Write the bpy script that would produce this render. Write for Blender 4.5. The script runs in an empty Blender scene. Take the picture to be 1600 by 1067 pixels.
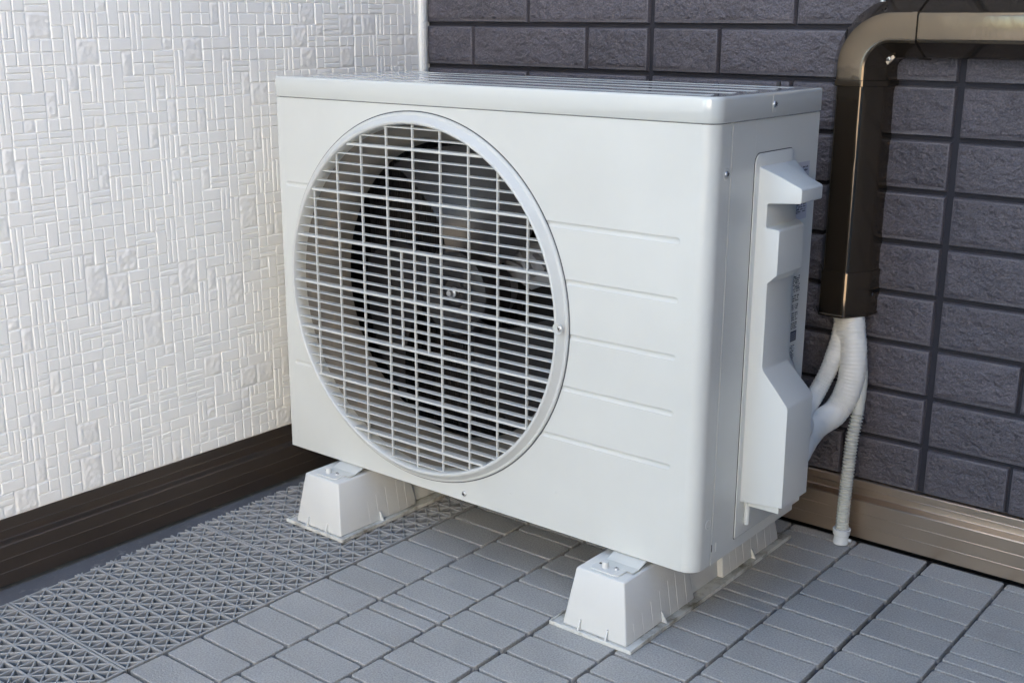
import bpy, bmesh, math, random
from mathutils import Vector, Matrix
import numpy as np
random.seed(7); rng = np.random.default_rng(11)
S = 0.001                                   # everything below is written in millimetres
scene = bpy.context.scene
C = scene.collection
R = math.radians

# ------------------------------------------------------------------ camera
cam = bpy.data.cameras.new('camera'); camo = bpy.data.objects.new('camera', cam); C.objects.link(camo)
CR = [[0.780049, 0.625703, 0.004437], [0.167382, -0.201827, -0.965012], [-0.602916, 0.753499, -0.262166]]
CP = [1.07686, -0.95647, 0.70531]
cam.sensor_width = 36.0; cam.lens = 41.7103
cam.clip_start = 0.05; cam.clip_end = 500
rx, ry, rz = [Vector(r) for r in CR]
m = Matrix((( rx.x, -ry.x, -rz.x, CP[0]), (rx.y, -ry.y, -rz.y, CP[1]), (rx.z, -ry.z, -rz.z, CP[2]), (0, 0, 0, 1)))
camo.matrix_world = m
scene.camera = camo

# ------------------------------------------------------------------ light
SUN_EL, SUN_AZ = 40.0, 25.0                 # sun stands behind the house: this corner is in open shade
w = bpy.data.worlds.new('World'); scene.world = w; w.use_nodes = True
nt = w.node_tree; nt.nodes.clear()
sky = nt.nodes.new('ShaderNodeTexSky'); sky.sky_type = 'NISHITA'; sky.sun_disc = False
sky.sun_elevation = R(SUN_EL); sky.sun_rotation = R(SUN_AZ); sky.dust_density = 1.5
bg = nt.nodes.new('ShaderNodeBackground'); bg.inputs[1].default_value = 0.19
out = nt.nodes.new('ShaderNodeOutputWorld')
nt.links.new(sky.outputs[0], bg.inputs[0]); nt.links.new(bg.outputs[0], out.inputs[0])
sun = bpy.data.lights.new('sun', 'SUN'); sun.energy = 5.0; sun.angle = R(0.5); sun.color = (1.0, 0.97, 0.93)
suno = bpy.data.objects.new('sun', sun); C.objects.link(suno)
d = Vector((math.sin(R(SUN_AZ)) * math.cos(R(SUN_EL)), math.cos(R(SUN_AZ)) * math.cos(R(SUN_EL)), math.sin(R(SUN_EL))))
suno.rotation_euler = (-d).to_track_quat('-Z', 'Y').to_euler()
scene.view_settings.view_transform = 'Standard'; scene.view_settings.look = 'None'
scene.view_settings.exposure = 2.23; scene.view_settings.gamma = 1.0

# ------------------------------------------------------------------ materials
def mat(name, col, rough=0.5, metal=0.0, bump=None, spec=0.5, var=0.0, vscale=8.0, coat=0.0, fleck=0.0, extra=None, aniso=0.0, dirt=None, island=0.0):
    """col linear rgb; bump = list of (scale, detail, distance_m, stretch vec); var = brightness variation"""
    ma = bpy.data.materials.new(name); ma.use_nodes = True
    n = ma.node_tree.nodes; l = ma.node_tree.links
    b = n['Principled BSDF']
    b.inputs['Base Color'].default_value = (*col, 1); b.inputs['Roughness'].default_value = rough
    b.inputs['Metallic'].default_value = metal; b.inputs['Specular IOR Level'].default_value = spec
    b.inputs['Coat Weight'].default_value = coat; b.inputs['Coat Roughness'].default_value = 0.04
    if aniso: b.inputs['Anisotropic'].default_value = aniso
    tc = n.new('ShaderNodeTexCoord')
    colsock = None
    if var:
        nz = n.new('ShaderNodeTexNoise'); nz.inputs['Scale'].default_value = vscale; nz.inputs['Detail'].default_value = 6
        l.new(tc.outputs['Object'], nz.inputs['Vector'])
        mr = n.new('ShaderNodeMapRange'); mr.inputs[1].default_value = 0.3; mr.inputs[2].default_value = 0.7
        mr.inputs[3].default_value = 1 - var; mr.inputs[4].default_value = 1 + var
        l.new(nz.outputs['Fac'], mr.inputs[0])
        vm = n.new('ShaderNodeVectorMath'); vm.operation = 'SCALE'; vm.inputs[0].default_value = col
        l.new(mr.outputs[0], vm.inputs['Scale']); colsock = vm.outputs[0]
        mr2 = n.new('ShaderNodeMapRange'); mr2.inputs[1].default_value = 0.3; mr2.inputs[2].default_value = 0.7
        mr2.inputs[3].default_value = rough * (1 - var); mr2.inputs[4].default_value = min(1, rough * (1 + var))
        l.new(nz.outputs['Fac'], mr2.inputs[0]); l.new(mr2.outputs[0], b.inputs['Roughness'])
    if fleck:
        nz = n.new('ShaderNodeTexNoise'); nz.inputs['Scale'].default_value = 480; nz.inputs['Detail'].default_value = 2
        l.new(tc.outputs['Object'], nz.inputs['Vector'])
        mr = n.new('ShaderNodeMapRange'); mr.inputs[1].default_value = 0.35; mr.inputs[2].default_value = 0.65
        mr.inputs[3].default_value = 1 - fleck; mr.inputs[4].default_value = 1 + fleck
        l.new(nz.outputs['Fac'], mr.inputs[0])
        vm = n.new('ShaderNodeVectorMath'); vm.operation = 'SCALE'
        if colsock: l.new(colsock, vm.inputs[0])
        else: vm.inputs[0].default_value = col
        l.new(mr.outputs[0], vm.inputs['Scale']); colsock = vm.outputs[0]
    if island:
        ge = n.new('ShaderNodeNewGeometry'); mr = n.new('ShaderNodeMapRange'); mr.inputs[3].default_value = 1 - island; mr.inputs[4].default_value = 1 + island
        l.new(ge.outputs['Random Per Island'], mr.inputs[0])
        vm = n.new('ShaderNodeVectorMath'); vm.operation = 'SCALE'
        if colsock: l.new(colsock, vm.inputs[0])
        else: vm.inputs[0].default_value = col
        l.new(mr.outputs[0], vm.inputs['Scale']); colsock = vm.outputs[0]
    if dirt:                                 # (dirt colour, scale, low, high): blotches of grime with a shape of their own
        dc, dsc, lo, hi = dirt
        nz = n.new('ShaderNodeTexNoise'); nz.inputs['Scale'].default_value = dsc; nz.inputs['Detail'].default_value = 8; nz.inputs['Roughness'].default_value = 0.65
        l.new(tc.outputs['Object'], nz.inputs['Vector'])
        mr = n.new('ShaderNodeMapRange'); mr.inputs[1].default_value = lo; mr.inputs[2].default_value = hi
        l.new(nz.outputs['Fac'], mr.inputs[0])
        mx = n.new('ShaderNodeMix'); mx.data_type = 'RGBA'
        l.new(mr.outputs[0], mx.inputs['Factor'])
        if colsock: l.new(colsock, mx.inputs['A'])
        else: mx.inputs['A'].default_value = (*col, 1)
        mx.inputs['B'].default_value = (*dc, 1); colsock = mx.outputs['Result']
    if colsock: l.new(colsock, b.inputs['Base Color'])
    prev = None
    for (sc, det, dist, st) in (bump or []):
        mp = n.new('ShaderNodeMapping'); mp.inputs['Scale'].default_value = st; mp.inputs['Rotation'].default_value = (0, 0.5 if st[0] != st[2] else 0, 0)
        l.new(tc.outputs['Object'], mp.inputs['Vector'])
        nz = n.new('ShaderNodeTexNoise'); nz.inputs['Scale'].default_value = sc; nz.inputs['Detail'].default_value = det
        l.new(mp.outputs[0], nz.inputs['Vector'])
        bp = n.new('ShaderNodeBump'); bp.inputs['Distance'].default_value = dist; bp.inputs['Strength'].default_value = 1
        l.new(nz.outputs['Fac'], bp.inputs['Height'])
        if prev: l.new(prev, bp.inputs['Normal'])
        prev = bp.outputs[0]
    if prev: l.new(prev, b.inputs['Normal'])
    return ma

O = (1, 1, 1)
M = dict(
    paint=mat('ivory_enamel', (0.58, 0.603, 0.575), 0.3, spec=0.5, coat=0.0, bump=[(14, 2, 0.0003, O)], var=0.03, vscale=9),
    lid=mat('ivory_enamel_lid', (0.575, 0.607, 0.585), 0.06, spec=0.6, coat=1.0),
    plastic=mat('ivory_plastic', (0.59, 0.617, 0.597), 0.38, bump=[(400, 2, 0.00003, O)]),
    grille=mat('ivory_grille_plastic', (0.55, 0.57, 0.55), 0.32, var=0.03, vscale=20),
    foot=mat('white_foot_resin', (0.63, 0.645, 0.62), 0.5, var=0.04, vscale=12, bump=[(300, 3, 0.0001, O)]),
    footdirt=mat('soiled_foot_resin', (0.60, 0.61, 0.57), 0.6, var=0.05, dirt=((0.16, 0.14, 0.10), 28, 0.46, 0.70)),
    shroud=mat('shroud_resin', (0.19, 0.18, 0.16), 0.5, var=0.06, vscale=15, dirt=((0.30, 0.25, 0.18), 35, 0.52, 0.8)),
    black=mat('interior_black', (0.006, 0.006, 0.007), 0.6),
    seam=mat('seam_shadow_dark', (0.06, 0.065, 0.07), 0.6),  # dark tone painted in for the shade in gaps and grooves
    fan=mat('grey_fan_resin', (0.016, 0.015, 0.0155), 0.33, var=0.15, vscale=20, fleck=0.2),
    motor=mat('motor_bracket_steel', (0.22, 0.23, 0.245), 0.35, metal=0.3),
    coil=mat('coil_fins', (0.05, 0.05, 0.052), 0.5, metal=0.3),
    steel=mat('screw_steel', (0.62, 0.62, 0.62), 0.35, metal=1.0),
    dark=mat('screw_recess', (0.03, 0.03, 0.03), 0.5),  # dark colour stands in for shade inside screw crosses, bolt holes and the slot
    siding=mat('white_siding_paint', (0.89, 0.897, 0.855), 0.5, bump=[(420, 3, 0.0002, O)], var=0.02, vscale=5),
    sidinghi=mat('white_siding_rough', (0.80, 0.80, 0.775), 0.5, bump=[(330, 4, 0.0009, O), (110, 3, 0.002, O)]),
    brick=mat('charcoal_split_brick', (0.098, 0.092, 0.107), 0.42, spec=0.45, var=0.16, vscale=9, fleck=0.25, island=0.09,
              bump=[(105, 6, 0.008, (0.9, 1, 1.15)), (300, 4, 0.0018, O), (1100, 2, 0.0005, O)]),
    brickedge=mat('charcoal_brick_edge', (0.095, 0.09, 0.103), 0.5, var=0.1, fleck=0.25, bump=[(900, 2, 0.0004, O)]),
    joint=mat('charcoal_joint', (0.026, 0.027, 0.035), 0.75, spec=0.2, var=0.1, bump=[(500, 2, 0.0003, O)]),
    slab=mat('concrete_slab', (0.11, 0.113, 0.122), 0.8, var=0.18, vscale=14, dirt=((0.30, 0.29, 0.27), 45, 0.58, 0.75), bump=[(300, 5, 0.0006, O)]),
    deck=mat('grey_deck_resin', (0.352, 0.355, 0.342), 0.5, spec=0.45, var=0.09, vscale=9, fleck=0.2, island=0.045, dirt=((0.27, 0.26, 0.25), 16, 0.60, 0.9), bump=[(380, 4, 0.0009, O)]),
    deckbase=mat('grey_deck_base', (0.16, 0.165, 0.185), 0.6),
    lattice=mat('grey_lattice_resin', (0.325, 0.333, 0.328), 0.5, var=0.05, vscale=8, bump=[(500, 2, 0.0001, O)], dirt=((0.36, 0.35, 0.32), 30, 0.6, 0.85)),
    alu=mat('bronze_aluminium', (0.46, 0.365, 0.28), 0.33, metal=0.95, var=0.05, vscale=4),
    alushade=mat('shaded_bronze_aluminium', (0.15, 0.122, 0.10), 0.42, metal=0.8, var=0.06, vscale=4),  # same bronze; the dimmer light at the left wall is put into its colour
    duct=mat('brown_duct_pvc', (0.125, 0.10, 0.072), 0.12, metal=0.85, var=0.04, vscale=14, bump=[(35, 2, 0.0003, O)]),
    tape=mat('ivory_pipe_tape', (0.72, 0.74, 0.71), 0.42, var=0.05, vscale=30),
    hose=mat('ivory_hose_pvc', (0.52, 0.545, 0.51), 0.35),
    clear=mat('cloudy_hose_tip', (0.62, 0.66, 0.68), 0.25),
    sticker=mat('silver_sticker', (0.42, 0.44, 0.50), 0.35),
    ink=mat('navy_ink', (0.02, 0.03, 0.05), 0.5),
    facade=mat('sunlit_render_wall', (0.68, 0.58, 0.46), 0.9, var=0.06, vscale=1.0),
    glass=mat('window_glass', (0.03, 0.04, 0.05), 0.05),
    screen=mat('blue_bounce_paint', (0.08, 0.19, 0.36), 0.8, var=0.08, vscale=2),  # blue put into the colour to tint the unit side with bounce
    ground=mat('pale_paving', (0.33, 0.32, 0.30), 0.9, var=0.12, vscale=1.5),
)

# ------------------------------------------------------------------ helpers
class MB:
    def __init__(s): s.v = []; s.f = []; s.mi = []
    def add(s, vs, fs, k=0):
        o = len(s.v); s.v += [tuple(p) for p in vs]; s.f += [tuple(i + o for i in f) for f in fs]; s.mi += [k] * len(fs); return s
    def box(s, x0, x1, y0, y1, z0, z1, k=0):
        vs = [(x0,y0,z0),(x1,y0,z0),(x1,y1,z0),(x0,y1,z0),(x0,y0,z1),(x1,y0,z1),(x1,y1,z1),(x0,y1,z1)]
        return s.add(vs, [(3,2,1,0),(4,5,6,7),(0,1,5,4),(1,2,6,5),(2,3,7,6),(3,0,4,7)], k)
    def frustum(s, b, z0, t, z1, k=0):          # b, t = (x0,x1,y0,y1)
        vs = [(b[0],b[2],z0),(b[1],b[2],z0),(b[1],b[3],z0),(b[0],b[3],z0),(t[0],t[2],z1),(t[1],t[2],z1),(t[1],t[3],z1),(t[0],t[3],z1)]
        return s.add(vs, [(3,2,1,0),(4,5,6,7),(0,1,5,4),(1,2,6,5),(2,3,7,6),(3,0,4,7)], k)
    def prism(s, poly, a, b, plane='xz', k=0):   # polygon extruded from a to b along the remaining axis
        n = len(poly)
        def P(p, h):
            return {'xz': (p[0], h, p[1]), 'xy': (p[0], p[1], h), 'yz': (h, p[0], p[1])}[plane]
        vs = [P(p, a) for p in poly] + [P(p, b) for p in poly]
        return s.add(vs, [tuple(range(n))[::-1], tuple(range(n, 2 * n))] + [(i, (i + 1) % n, n + (i + 1) % n, n + i) for i in range(n)], k)
    def lathe(s, prof, cx, cz, n=96, axis='y', cy=0, closed=False, k=0):
        """prof = [(r, h)] around an axis through (cx, cz) along y; or along z through (cx, cy)"""
        vs = []; fs = []
        for r, h in prof:
            for i in range(n):
                a = 2 * math.pi * i / n
                if axis == 'y': vs.append((cx + r * math.cos(a), h, cz + r * math.sin(a)))
                elif axis == 'z': vs.append((cx + r * math.cos(a), cy + r * math.sin(a), cz + h))
                else: vs.append((cx + h, cy + r * math.cos(a), cz + r * math.sin(a)))
        m_ = len(prof)
        for j in range(m_ - 1 if not closed else m_):
            for i in range(n):
                a0 = j * n + i; a1 = j * n + (i + 1) % n; b0 = ((j + 1) % m_) * n + i; b1 = ((j + 1) % m_) * n + (i + 1) % n
                fs.append((a0, a1, b1, b0))
        if not closed:
            if prof[-1][0] < 1.5: fs.append(tuple((m_ - 1) * n + i for i in range(n)))
            if prof[0][0] < 1.5: fs.append(tuple(i for i in range(n))[::-1])
        return s.add(vs, fs, k)
    def build(s, name, mats, parent=None, smooth=0, bevel=0, seg=2, recalc=True):
        me = bpy.data.meshes.new(name)
        me.from_pydata([(x * S, y * S, z * S) for x, y, z in s.v], [], s.f)
        if not isinstance(mats, (list, tuple)): mats = [mats]
        for q in mats: me.materials.append(q)
        if len(mats) > 1: me.polygons.foreach_set('material_index', s.mi)
        if recalc:
            bm = bmesh.new(); bm.from_mesh(me); bmesh.ops.recalc_face_normals(bm, faces=bm.faces)
            if bevel:
                es = [e for e in bm.edges if len(e.link_faces) == 2 and e.calc_face_angle(0) > R(25)]
                bmesh.ops.bevel(bm, geom=es, offset=bevel * S, segments=seg, affect='EDGES', profile=0.5, clamp_overlap=True)
            bm.to_mesh(me); bm.free()
        me.update()
        if smooth:
            me.shade_smooth(); me.set_sharp_from_angle(angle=R(smooth))
        ob = bpy.data.objects.new(name, me); C.objects.link(ob)
        if parent is not None: put(ob, parent)
        return ob
def put(ob, parent):
    ob.parent = parent
    off = Vector(parent.get('_base', (0, 0, 0)))
    if parent.parent is None and parent.type == 'EMPTY': ob.location = -off
    return ob
def tag(o, label=None, cat=None, group=None, kind=None):
    if label: o['label'] = label
    if cat: o['category'] = cat
    if group: o['group'] = group
    if kind: o['kind'] = kind
    return o
def thing(name, label, cat, loc=(0, 0, 0), group=None):
    o = bpy.data.objects.new(name, None); C.objects.link(o); o.empty_display_size = 0.05
    o.location = Vector(loc) * S; o['_base'] = [c * S for c in loc]
    return tag(o, label, cat, group)
def arc(cx, cy, r, a0, a1, n):
    return [(cx + r * math.cos(R(a0 + (a1 - a0) * i / n)), cy + r * math.sin(R(a0 + (a1 - a0) * i / n))) for i in range(n + 1)]
def rrect(x0, x1, y0, y1, r, n=8):
    if not isinstance(r, (list, tuple)): r = [r] * 4
    p = []
    for (cx, cy, a, q) in ((x1 - r[0], y1 - r[0], 0, r[0]), (x0 + r[1], y1 - r[1], 90, r[1]), (x0 + r[2], y0 + r[2], 180, r[2]), (x1 - r[3], y0 + r[3], 270, r[3])):
        p += arc(cx, cy, q, a, a + 90, n)
    return p
def loft(mb, rings, closed=True, cap=True, k=0):
    n = len(rings[0]); vs = [p for r in rings for p in r]; fs = []
    for j in range(len(rings) - 1):
        for i in range(n if closed else n - 1):
            i2 = (i + 1) % n
            fs.append((j * n + i, j * n + i2, (j + 1) * n + i2, (j + 1) * n + i))
    if cap:
        fs.append(tuple(range(n))[::-1]); fs.append(tuple((len(rings) - 1) * n + i for i in range(n)))
    return mb.add(vs, fs, k)
def catmull(pts, per):
    P = [Vector(p) for p in pts]; P = [P[0] * 2 - P[1]] + P + [P[-1] * 2 - P[-2]]; o = []
    for i in range(1, len(P) - 2):
        for q in range(per):
            t = q / per; a, b, c, e = P[i - 1], P[i], P[i + 1], P[i + 2]
            o.append(0.5 * ((2 * b) + (c - a) * t + (2 * a - 5 * b + 4 * c - e) * t * t + (3 * b - a - 3 * c + e) * t ** 3))
    o.append(P[-2]); return o
def resample(pts, step):
    L = [0]
    for a, b in zip(pts, pts[1:]): L.append(L[-1] + (b - a).length)
    n = max(2, int(L[-1] / step)); o = []; j = 0
    for i in range(n + 1):
        t = L[-1] * i / n
        while j < len(L) - 2 and L[j + 1] < t: j += 1
        f = (t - L[j]) / max(1e-9, L[j + 1] - L[j]); o.append((pts[j].lerp(pts[j + 1], f), t))
    return o
def sweep(mb, pts, rad, n=24, step=0.8, k=0, ex=1.0):
    """rad(t, L) -> radius; ex squashes the section sideways"""
    rs = resample(catmull(pts, 24), step); L = rs[-1][1]; rings = []; up = Vector((0.3, 1, 0.05)).normalized()
    for i, (p, t) in enumerate(rs):
        a = rs[max(0, i - 2)][0]; b = rs[min(len(rs) - 1, i + 2)][0]; T = (b - a).normalized()
        X = T.cross(up).normalized(); Y = X.cross(T).normalized(); r = rad(t, L)
        rings.append([p + (X * math.cos(2 * math.pi * q / n) * ex + Y * math.sin(2 * math.pi * q / n)) * r for q in range(n)])
    return loft(mb, rings, k=k)
def merge(ob, mb):
    bm = bmesh.new(); bm.from_mesh(ob.data); vv = [bm.verts.new((x * S, y * S, z * S)) for x, y, z in mb.v]
    for f in mb.f: bm.faces.new([vv[i] for i in f])
    bm.to_mesh(ob.data); bm.free()
def screw(parent, p, axis, r=3.6, name='screw', m_=None):
    """pan head with dark bars for the shade of a cross recess; axis 'y' faces -y, 'x' faces +x, 'z' faces up"""
    a = MB(); x, y, z = p
    prof = [(r, 0), (r, 0.8), (r * .9, 1.5), (r * .6, 2.0), (0.3, 2.2)]
    sg = {'y': lambda u, v, h: (x + u, y - h, z + v), 'x': lambda u, v, h: (x + h, y + u, z + v), 'z': lambda u, v, h: (x + u, y + v, z + h)}[axis]
    n = 20; vs = []; fs = []
    for rr, h in prof:
        for i in range(n): vs.append(sg(rr * math.cos(2 * math.pi * i / n), rr * math.sin(2 * math.pi * i / n), h))
    for j in range(len(prof) - 1):
        for i in range(n): fs.append((j * n + i, j * n + (i + 1) % n, (j + 1) * n + (i + 1) % n, (j + 1) * n + i))
    fs.append(tuple((len(prof) - 1) * n + i for i in range(n)))
    a.add(vs, fs, 0)
    for th in (0.5, 0.5 + math.pi / 2):
        c, s_ = math.cos(th), math.sin(th); hw, hl = r * .12, r * .62
        q = []
        for h in (1.2, 2.35):
            for (u, v) in ((-hl, -hw), (hl, -hw), (hl, hw), (-hl, hw)): q.append(sg(u * c - v * s_, u * s_ + v * c, h))
        a.add(q, [(0,1,2,3),(4,5,6,7),(0,1,5,4),(1,2,6,5),(2,3,7,6),(3,0,4,7)], 1)
    return a.build(name, [m_ or M['steel'], M['dark']], parent, smooth=40)

# ------------------------------------------------------------------ the setting: ground, slab
g = MB(); g.box(-60000, 60000, -60000, 60000, -200, -120); tag(g.build('ground', M['ground']), kind='structure')
g = MB(); g.box(-900, 3400, -2600, 1200, -119, -20); tag(g.build('concrete_slab', M['slab']), kind='structure')

# ------------------------------------------------------------------ embossed white siding wall
WX = -338.0                                  # face of the embossing
def white_wall():
    t = thing('siding_wall', 'white embossed siding wall over a dark base strip, left of the fan unit', 'wall', (WX, 0, 0))
    base = WX - 2.6
    b = MB(); b.box(base - 120, base, -2600, 900, 71, 5200)
    cell = 16.4; y0, y1, z0, z1 = -1150.0, 557.0, 71.5, 1150.0
    ny = int((y1 - y0) / cell); nz = int((z1 - z0) / cell); occ = np.zeros((ny, nz), bool)
    rough = MB()
    def pad(ya, yb, za, zb):
        gp = 0.45 + random.random() * 0.25
        j = lambda: random.uniform(-0.35, 0.35)
        ya, yb, za, zb = ya + gp, yb - gp, za + gp, zb - gp
        h = random.uniform(1.25, 1.65); i1 = 0.35; i2 = 1.25
        def ring(i, x): return [(x, ya + i, za + i), (x, yb - i, za + i), (x, yb - i, zb - i), (x, ya + i, zb - i)]
        jj = [(j(), j()) for _ in range(4)]
        R0 = [(x, y + a, z + c) for (x, y, z), (a, c) in zip(ring(-0.3, base - 0.2), jj)]
        R1 = [(x, y + a, z + c) for (x, y, z), (a, c) in zip(ring(i1, base + h * 0.72), jj)]
        R2 = [(x + random.uniform(-.03, .03), y + a, z + c) for (x, y, z), (a, c) in zip(ring(i2, base + h), jj)]
        b.add(R0 + R1 + R2, [(0,1,5,4),(1,2,6,5),(2,3,7,6),(3,0,4,7),(4,5,9,8),(5,6,10,9),(6,7,11,10),(7,4,8,11),(8,9,10,11)])
    def roughpad(ya, yb, za, zb):
        ny_, nz_ = max(4, int((yb - ya) / 2.6)), max(4, int((zb - za) / 2.6)); vs = []; fs = []
        for i in range(ny_ + 1):
            for k in range(nz_ + 1):
                e = (i in (0, ny_)) or (k in (0, nz_))
                vs.append((base - 0.1 if e else base + random.uniform(0.3, 2.0), ya + 0.5 + (yb - ya - 1) * (i + (0 if e else random.uniform(-.35, .35))) / ny_, za + 0.5 + (zb - za - 1) * (k + (0 if e else random.uniform(-.35, .35))) / nz_))
        for i in range(ny_):
            for k in range(nz_):
                a0 = i * (nz_ + 1) + k; fs.append((a0, a0 + nz_ + 1, a0 + nz_ + 2, a0 + 1))
        rough.add(vs, fs)
    for i in range(ny):
        for k in range(nz):
            if occ[i, k]: continue
            opts = [(1,1,'p')] * 70 + [(1,1,'v')] * 4 + [(1,1,'h')] * 5 + [(1,2,'p')] * 12 + [(2,1,'p')] * 9 + [(1,3,'p')] * 1 + [(2,2,'v')] * 1 + [(2,2,'h')] * 1 + [(1,2,'v')] * 8 + [(2,1,'h')] * 8 + [(1,2,'r')] * 3 + [(2,2,'r')] * 3 + [(1,1,'r')] * 5 + [(2,3,'r')] * 1 + [(1,3,'v')] * 3 + [(1,3,'v')] * 1
            random.shuffle(opts)
            for (a, c, ty) in opts:
                if i + a <= ny and k + c <= nz and not occ[i:i + a, k:k + c].any(): break
            occ[i:i + a, k:k + c] = True
            ya, yb, za, zb = y0 + i * cell, y0 + (i + a) * cell, z0 + k * cell, z0 + (k + c) * cell
            if ty in 'pq': pad(ya, yb, za, zb)
            elif ty == 'v':
                n = 2 * a
                for q in range(n): pad(ya + (yb - ya) * q / n, ya + (yb - ya) * (q + 1) / n, za, zb)
            elif ty == 'h':
                n = 2 * c
                for q in range(n): pad(ya, yb, za + (zb - za) * q / n, za + (zb - za) * (q + 1) / n)
            else: roughpad(ya, yb, za, zb)
    b.build('embossed_siding', M['siding'], t)
    rough.build('rough_patch', M['siding'], t, smooth=60)
    c = MB()                                 # the narrow notched strip in the corner
    c.prism([(base, 559), (base + 5, 560), (base + 6, 563), (base + 6, 570), (base + 4.5, 573.5), (base, 574)], 71.5, 5200, 'xy')
    z = 74.0
    while z < 1150:
        hh = random.uniform(7, 15); c.box(base + 5.9, base + 7.0, 563.2, 571.0, z + .8, z + hh - .8); z += hh
    c.build('corner_strip', M['siding'], t, bevel=0.5, seg=1)
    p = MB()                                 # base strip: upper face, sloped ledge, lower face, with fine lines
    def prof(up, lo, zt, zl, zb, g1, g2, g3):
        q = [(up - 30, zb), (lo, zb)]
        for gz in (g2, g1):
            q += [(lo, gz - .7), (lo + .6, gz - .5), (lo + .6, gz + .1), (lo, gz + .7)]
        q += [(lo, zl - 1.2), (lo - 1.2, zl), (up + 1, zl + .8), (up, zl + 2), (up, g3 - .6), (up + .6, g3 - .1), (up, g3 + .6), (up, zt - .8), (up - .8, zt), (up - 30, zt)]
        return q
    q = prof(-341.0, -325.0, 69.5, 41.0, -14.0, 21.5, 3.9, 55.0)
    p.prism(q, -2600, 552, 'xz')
    p.build('base_strip', M['alushade'], t, smooth=20)
    return t
white_wall()

# ------------------------------------------------------------------ charcoal brick wall
BY = 577.0
def brick_wall():
    t = thing('brick_wall', 'charcoal split-face brick wall with a bronze base strip, behind the unit and duct', 'wall', (0, BY, 0))
    j = MB(); j.box(-460, 3400, BY + 8.6, BY + 150, 73, 5200); j.build('mortar_joint', M['joint'], t)
    rows = []
    b = MB()
    def brick(x0, x1, z0, z1, fine):
        f = BY; r = BY + 8.8
        dep = random.uniform(-0.5, 0.5)
        # rings: back, shoulder, front margin, rough face
        def ring(i0, i1, y, ib=None): return [(x0 + i0, y, z0 + (ib if ib is not None else i1)), (x1 - i0, y, z0 + (ib if ib is not None else i1)), (x1 - i0, y, z1 - i1), (x0 + i0, y, z1 - i1)]
        r0 = ring(-0.6, -0.6, r); r1 = ring(0.6, 0.6, f + 2.6); r2 = ring(1.6, 1.6, f + 1.2); r3 = ring(2.6, 3.2, f + .9, 5.8)
        b.add(r0 + r1 + r2 + r3, [(0,1,5,4),(1,2,6,5),(2,3,7,6),(3,0,4,7),(4,5,9,8),(5,6,10,9),(6,7,11,10),(7,4,8,11),(8,9,13,12),(9,10,14,13),(10,11,15,14),(11,8,12,15)], 1)
        X0, X1, Z0, Z1 = x0 + 2.6, x1 - 2.6, z0 + 5.8, z1 - 3.2
        nx = max(2, int((X1 - X0) / (3.2 if fine else 40))); nz = max(2, int((Z1 - Z0) / (3.2 if fine else 30)))
        G = rng.random((nx // 3 + 3, nz // 3 + 3))
        vs = []; fs = []
        for a in range(nx + 1):
            for c in range(nz + 1):
                e = a in (0, nx) or c in (0, nz)
                if e: y = f + .9
                else:
                    u, v = a / 3, c / 3; iu, iv = int(u), int(v); fu, fv = u - iu, v - iv
                    lo = (G[iu, iv] * (1 - fu) + G[iu + 1, iv] * fu) * (1 - fv) + (G[iu, iv + 1] * (1 - fu) + G[iu + 1, iv + 1] * fu) * fv
                    y = f + dep - 1.6 + 2.2 * lo + random.uniform(-.35, .35)
                    if not fine: y = f
                vs.append((X0 + (X1 - X0) * a / nx, y, Z0 + (Z1 - Z0) * c / nz))
        for a in range(nx):
            for c in range(nz):
                q = a * (nz + 1) + c; fs.append((q, q + nz + 1, q + nz + 2, q + 1))
        b.add(vs, fs, 0)
    for k in range(-1, 73):
        top = 143 + 68.75 * k; z1 = top; z0 = top - 62.3
        pj = 107 - 3 * 458.5
        while pj < 3300:
            L, Rr = pj + 5, pj + 458.5 - 5
            if k % 2 == 0: cuts = [L, pj + 458.5 * .25, pj + 458.5 * .75, Rr]
            else: cuts = [L, pj + 458.5 * .5, Rr]
            for a, (c0, c1) in enumerate(zip(cuts, cuts[1:])):
                x0 = c0 + (0 if a == 0 else 2.4); x1 = c1 - (0 if a == len(cuts) - 2 else 2.4)
                x0 = max(x0, -338.5)
                if x1 - x0 < 20: continue
                fine = x0 < 1000 and z1 < 860
                brick(x0, x1, z0, z1, fine)
            pj += 458.5
    ob = b.build('brick', [M['brick'], M['brickedge']], t, smooth=50, recalc=False)
    me = ob.data
    bm = bmesh.new(); bm.from_mesh(me); bmesh.ops.remove_doubles(bm, verts=bm.verts, dist=0.00001); bmesh.ops.recalc_face_normals(bm, faces=bm.faces)
    flip = [f for f in bm.faces if f.normal.y > 0.3]
    bmesh.ops.reverse_faces(bm, faces=flip); bm.to_mesh(me); bm.free(); me.shade_smooth(); me.set_sharp_from_angle(angle=R(50))
    p = MB()
    up, lo, zt, zl, zb = 571.0, 551.5, 80.5, 58.8, 3.5
    q = [(up + 30, zb), (lo, zb)]
    for gz in (21.8, 39.8): q += [(lo, gz - .7), (lo - .6, gz - .5), (lo - .6, gz + .1), (lo, gz + .7)]
    q += [(lo, zl - 1.4), (lo + 1.2, zl), (up - 1, zl + .5), (up, zl + 1.5), (up, 68.8), (up - .6, 69.0), (up, 69.8), (up, zt - 1.0), (up + 1.0, zt), (up + 30, zt)]
    p.prism(q, -318, 3400, 'yz')
    fd = MB(); fd.box(-460, 3400, 592, 700, -119, 72.5); fd.build('dark_gap_footing', M['black'], t)  # near-black box; its colour stands in for shade in the gap below the strip
    p.build('base_strip', M['alu'], t, smooth=20)
    return t
brick_wall()

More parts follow.
